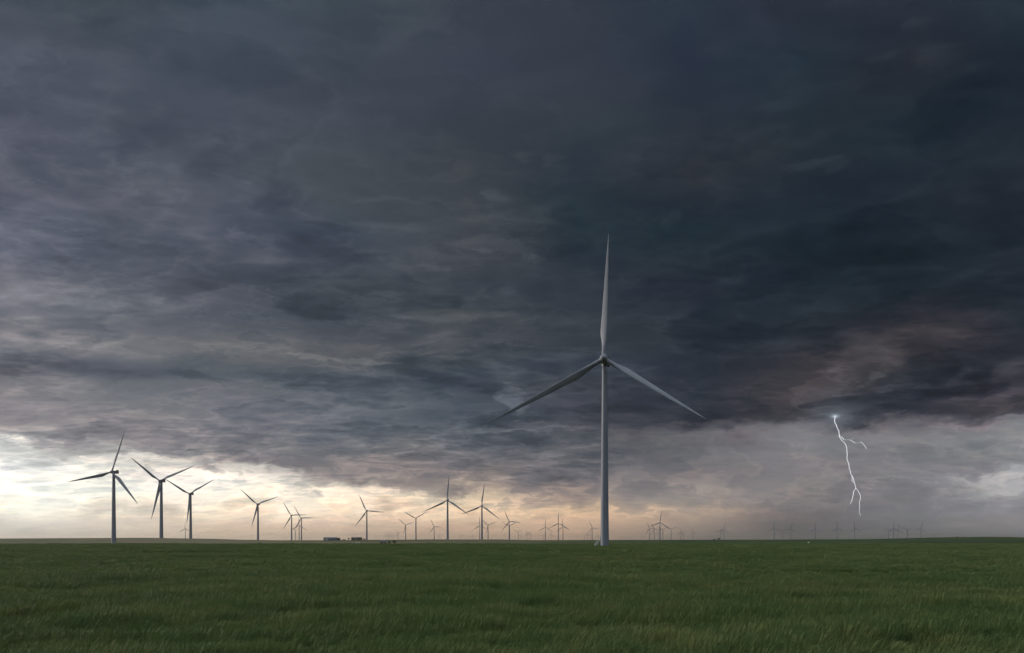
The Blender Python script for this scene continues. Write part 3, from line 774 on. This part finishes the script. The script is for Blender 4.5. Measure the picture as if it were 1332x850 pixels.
# single clouds one can point at: (photo x, y, half width, half height, stops, tint, softness)
W_, B_, L_, N_ = (1.10, 1.0, .90), (.94, 1.0, 1.07), (1.0, .99, 1.12), (1, 1, 1)
BLOBS = [
 (110,487,120,13,-.40,B_,.7), (265,490,62,8,-.42,B_,.5), (385,485,75,8,-.40,B_,.5), (432,500,50,7,-.32,B_,.5), (470,492,60,8,-.2,B_,.6),
 (80,452,120,8,.20,W_,.8), (320,450,110,5,.22,W_,.5), (395,458,52,3,.34,W_,.4), (425,470,34,3,.35,W_,.4),
 (560,414,80,5,.42,W_,.6), (640,410,45,5,.35,W_,.6), (490,424,60,5,.28,W_,.6), (478,463,46,3.5,.45,N_,.4), (590,457,80,4,.30,W_,.6), (560,486,45,3,.22,N_,.5), (470,480,30,3,.3,N_,.5),
 (310,305,17,12,.60,L_,.7), (338,312,24,10,.38,L_,.8), (245,336,14,7,.30,L_,.9), (195,374,24,4,.25,L_,.8), (330,374,60,5,.20,W_,.7), (395,378,22,4,.22,W_,.7),
 (557,347,22,9,.42,W_,.5), (500,300,60,14,.15,W_,.9), (620,320,50,8,.32,W_,.5), (690,332,28,8,.36,W_,.5), (672,376,22,7,.30,W_,.6), (620,328,16,3,.3,W_,.5),
 (712,136,14,9,.40,W_,.8), (690,206,16,9,.35,W_,.7), (728,210,12,8,.35,W_,.7), (825,205,20,9,.30,W_,.8), (520,50,22,30,.15,W_,.9), (480,195,28,22,.12,N_,.9),
 (1050,214,55,8,.55,W_,.6), (1085,218,24,6,.35,W_,.6), (985,175,55,6,.36,W_,1.), (1065,176,24,8,.25,W_,1.), (1262,92,30,11,.38,W_,.9), (1225,70,24,18,.35,W_,.9), (1160,66,30,9,.35,W_,.8),
 (1010,138,40,10,.22,W_,.9), (1215,20,22,10,.45,W_,.9), (948,366,34,9,.45,W_,.6), (880,290,18,12,.35,W_,.7), (900,420,24,8,.2,W_,.8), (1090,370,40,8,.22,W_,.9), (1290,344,50,5,.22,N_,.8),
 (500,262,50,4,.22,N_,.6), (650,255,20,12,.35,W_,.6), (400,232,24,10,.2,L_,.9), (340,240,24,8,.25,L_,.9), (125,205,10,18,.2,L_,.9),
 # curl of scud left of the nearest tower
 (668,526,18,24,.80,W_,.5), (692,556,46,8,.70,W_,.6), (760,556,60,6,.35,W_,.7), (700,500,46,14,.25,W_,.7), (604,548,26,11,.38,W_,.7), (636,562,44,5,.55,W_,.6), (575,572,18,5,.40,W_,.5),
 (640,545,22,13,-.18,B_,.9), (612,572,34,7,-.15,B_,.9), (740,575,110,12,-.20,B_,.7), (720,535,40,12,-.25,B_,.6), (560,585,90,5,.2,W_,.6),
 # lobed mass over the lightning
 (1128,462,58,40,.48,W_,.35), (1085,505,42,30,.50,W_,.35), (1200,432,90,26,.20,W_,1.2), (1078,470,18,22,.2,W_,.6), (1200,476,60,20,-.55,B_,.7), (1130,480,30,14,-.3,B_,.7),
 (1105,521,40,7,-.75,B_,.4), (1215,515,95,13,-.65,B_,.6), (1175,506,75,5,.55,W_,.6), (1143,492,11,11,.60,W_,.5), (1240,488,12,20,.55,W_,.6), (1272,500,16,24,-.45,B_,.5), (1308,480,34,12,.55,W_,.6),
 (1296,520,22,26,.45,W_,.5), (1320,512,16,14,-.5,B_,.5), (1060,530,24,7,-.4,B_,.5), (960,538,110,10,-.35,B_,.7), (1150,541,70,6,-.45,B_,.5), (1300,545,46,5,-.25,B_,.5), (1200,462,24,5,-.4,B_,.6),
 (1320,556,60,6,.25,N_,.6), (1240,560,34,6,.18,N_,.7), (900,556,70,6,-.25,B_,.6), (880,580,80,12,-.18,B_,.8),
 # light between cloud base and plain
 (1285,624,90,9,.32,N_,2.0), (1225,627,65,8,.22,N_,2.0), (1180,634,50,3,.30,N_,.6), (1290,650,60,6,-.2,B_,.8), (1262,684,34,5,.25,W_,.8), (968,634,44,6,.20,W_,1.5), (930,640,50,5,.12,W_,1.5), (1050,640,90,3,.2,W_,.7),
 (1132,640,44,80,-.16,W_,1.2), (890,655,70,6,.25,W_,.8), (850,664,70,6,.28,W_,.7),
 (205,588,56,8,-.40,N_,.4), (110,590,50,5,-.25,N_,.6), (60,572,60,6,-.3,N_,.5), (130,606,60,5,-.18,W_,.8), (130,578,26,6,.35,N_,.5), (262,612,22,7,.30,N_,.5), (30,585,30,7,.25,N_,.6),
 (430,632,56,8,-.25,W_,.5), (350,604,60,7,-.22,N_,.6), (470,612,60,6,.15,W_,.6), (590,634,60,6,-.12,W_,.6), (560,600,60,5,-.2,B_,.7), (300,580,60,8,-.15,B_,.7), (345,562,70,5,.2,N_,.6), (240,566,40,4,-.2,B_,.5),
 (690,660,44,4,.15,W_,.7), (40,690,45,10,-.28,W_,1.2), (110,690,30,9,-.25,W_,1.2), (470,694,60,9,-.22,W_,1.2), (180,645,50,4,-.06,N_,1.), (730,620,70,7,-.15,B_,.6), (790,606,50,8,-.12,B_,.6),
]
wz = g.mul(g.sub(w2s[2], .5), 2.4); wz2 = g.mul(g.sub(nC, .5), 2.0); wz = g.add(wz, wz2)
tint_s = None
colr_t = None
wz1 = g.add(wz, 1.0)
PV = g.xyz(az, el, 0.0)
bt = bpy.data.node_groups.new('single_cloud', 'ShaderNodeTree'); bg_ = G(bt)
for nm, ty in (('P', 'Vector'), ('W', 'Float'), ('Scale', 'Vector'), ('Offset', 'Vector'), ('Soft', 'Float'), ('Stops', 'Float'), ('Acc', 'Float')):
    bt.interface.new_socket(nm, in_out='INPUT', socket_type='NodeSocket' + ty)
bt.interface.new_socket('Out', in_out='OUTPUT', socket_type='NodeSocketFloat')
bi = bg_.new('NodeGroupInput').outputs; bo = bg_.new('NodeGroupOutput')
vma = bg_.new('ShaderNodeVectorMath', operation='MULTIPLY_ADD')
for k_ in range(3): bt.links.new(bi[(0, 2, 3)[k_]], vma.inputs[k_])
dt = bg_.new('ShaderNodeVectorMath', operation='DOT_PRODUCT'); bt.links.new(vma.outputs[0], dt.inputs[0]); bt.links.new(vma.outputs[0], dt.inputs[1])
mk = bg_.rng(bg_.sub(bi[1], dt.outputs['Value']), 0.0, bi[4])
bt.links.new(bg_.m('MULTIPLY_ADD', mk, bi[5], bi[6]), bo.inputs[0])
# built four at a time inside small groups: quick to create
def chunk(blobs):
    ct = bpy.data.node_groups.new('cloud_cluster', 'ShaderNodeTree')
    for nm, ty in (('P', 'Vector'), ('W', 'Float'), ('Acc', 'Float')): ct.interface.new_socket(nm, in_out='INPUT', socket_type='NodeSocket' + ty)
    ct.interface.new_socket('Out', in_out='OUTPUT', socket_type='NodeSocketFloat')
    ci = ct.nodes.new('NodeGroupInput').outputs; acc = ci[2]
    for (bx, by, rx, ry, stops, tn, soft) in blobs:
        a0 = math.degrees(math.atan((bx - HX) / FP)); e0 = math.degrees(math.atan((HY - by) / FP * math.cos(R(a0))))
        ra = math.degrees(rx / FP) * math.cos(R(a0)) ** 2; re = math.degrees(ry / FP) * math.cos(R(a0))
        n = ct.nodes.new('ShaderNodeGroup'); n.node_tree = bt
        n.inputs[2].default_value = (1 / ra, 1 / re, 0); n.inputs[3].default_value = (-a0 / ra, -e0 / re, 0)
        n.inputs[4].default_value = soft * 1.6; n.inputs[5].default_value = stops
        ct.links.new(ci[0], n.inputs[0]); ct.links.new(ci[1], n.inputs[1]); ct.links.new(acc, n.inputs[6]); acc = n.outputs[0]
    co = ct.nodes.new('NodeGroupOutput'); ct.links.new(acc, co.inputs[0])
    n = g.new('ShaderNodeGroup'); n.node_tree = ct
    g.put(n.inputs[0], PV); g.put(n.inputs[1], wz1); g.put(n.inputs[2], rel)
    return n.outputs[0]
for k_ in range(0, len(BLOBS), 12): rel = chunk(BLOBS[k_:k_ + 12])
gain = g.m('POWER', 2.0, rel)
colr = g.vm('SCALE', colr, scale=gain)
tint = g.mix(g.rng(rel, -.5, .5), (.93, 1.0, 1.07), (1.03, 1.0, .965))
colr = g.vm('MULTIPLY', colr, tint)
colr = g.vm('MULTIPLY', colr, g.mix(g.rng(el0, .07, .24), (.99, 1, 1), (.83, .89, .88)))
hue = g.noise(cyl, 1.7, 1, .5, out=1)
hue = g.vm('ADD', g.vm('SCALE', g.vm('SUBTRACT', hue, (.5, .5, .5)), scale=.07), (1, 1, 1))
colr = g.vm('MULTIPLY', colr, hue)
e1 = nC

# cloud base lit from inside by the flash
fd = at(1086, 542, 1.0); fd = Vector((fd.x, fd.y, fd.z - CAMZ)).normalized()
dd = g.vm('SUBTRACT', dirv, tuple(fd)); dd = g.vm('MULTIPLY', dd, (1, 1, 1.9))
ln = g.new('ShaderNodeVectorMath', operation='LENGTH'); g.put(ln.inputs[0], dd); rr_ = ln.outputs['Value']
gl = g.add(g.mul(g.m('EXPONENT', g.mul(g.m('POWER', g.div(rr_, .0040), 2.0), -1.0)), .32), g.mul(g.m('EXPONENT', g.mul(g.div(rr_, .018), -1.0)), .16))
gl = g.mul(gl, g.rng(e1, .3, .6, .6, 1.2))
colr = g.vm('ADD', colr, g.vm('SCALE', g.xyz(.75, .88, 1.0), scale=gl))

sky = g.new('ShaderNodeTexSky', sky_type='NISHITA', sun_disc=False)
SUN_AZ, SUN_EL = R(-72), R(14)
sky.sun_elevation = SUN_EL; sky.sun_rotation = SUN_AZ; sky.dust_density = 3
bg1 = g.new('ShaderNodeBackground'); g.put(bg1.inputs[0], sky.outputs[0]); bg1.inputs[1].default_value = .08
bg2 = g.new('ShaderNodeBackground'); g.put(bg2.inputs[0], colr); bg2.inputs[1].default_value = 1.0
mxs = g.new('ShaderNodeMixShader'); mxs.inputs[0].default_value = .97     # nearly closed cloud cover
nt.links.new(bg1.outputs[0], mxs.inputs[1]); nt.links.new(bg2.outputs[0], mxs.inputs[2])
nt.links.new(mxs.outputs[0], g.new('ShaderNodeOutputWorld').inputs[0])

world.cycles.sampling_method = 'MANUAL'; world.cycles.sample_map_resolution = 256
# ------------------------------------------------------------------ sun (low, veiled, from the left)
sl = bpy.data.lights.new('sun', 'SUN'); sl.energy = 2.2; sl.angle = R(10); sl.color = (1.0, .90, .80)
so = bpy.data.objects.new('sun', sl); COL.objects.link(so); so.location = (-200, 60, 120)
sd = Vector((math.sin(SUN_AZ) * math.cos(SUN_EL), math.cos(SUN_AZ) * math.cos(SUN_EL), math.sin(SUN_EL)))
so.rotation_euler = sd.to_track_quat('Z', 'Y').to_euler()

# ------------------------------------------------------------------ dusty air over the plain
bm = bmesh.new(); add_box(bm, (0, 11500, 70), (48400, 29200, 160))
hm = bpy.data.materials.new('dusty_air'); hm.use_nodes = True; nt = hm.node_tree; nt.nodes.clear()
pv = nt.nodes.new('ShaderNodeVolumePrincipled'); pv.inputs['Color'].default_value = (.90, .86, .82, 1)
pv.inputs['Density'].default_value = 3.2e-5; pv.inputs['Anisotropy'].default_value = .75
nt.links.new(pv.outputs[0], nt.nodes.new('ShaderNodeOutputMaterial').inputs['Volume'])
hz = finish('haze', bm, hm); tag(hz, kind='stuff')

# ------------------------------------------------------------------ render settings
scene.render.engine = 'CYCLES'
scene.view_settings.view_transform = 'Standard'; scene.view_settings.look = 'None'
scene.view_settings.exposure = 0.0; scene.view_settings.gamma = 1.0; scene.view_settings.use_curve_mapping = False
scene.cycles.use_denoising = True; scene.cycles.denoiser = 'OPENIMAGEDENOISE'
scene.cycles.max_bounces = 6; scene.cycles.volume_bounces = 1; scene.cycles.diffuse_bounces = 2; scene.cycles.transparent_max_bounces = 8
scene.cycles.volume_step_rate = 1.0
scene.cycles.use_adaptive_sampling = True; scene.cycles.adaptive_threshold = 0.018; scene.cycles.adaptive_min_samples = 16
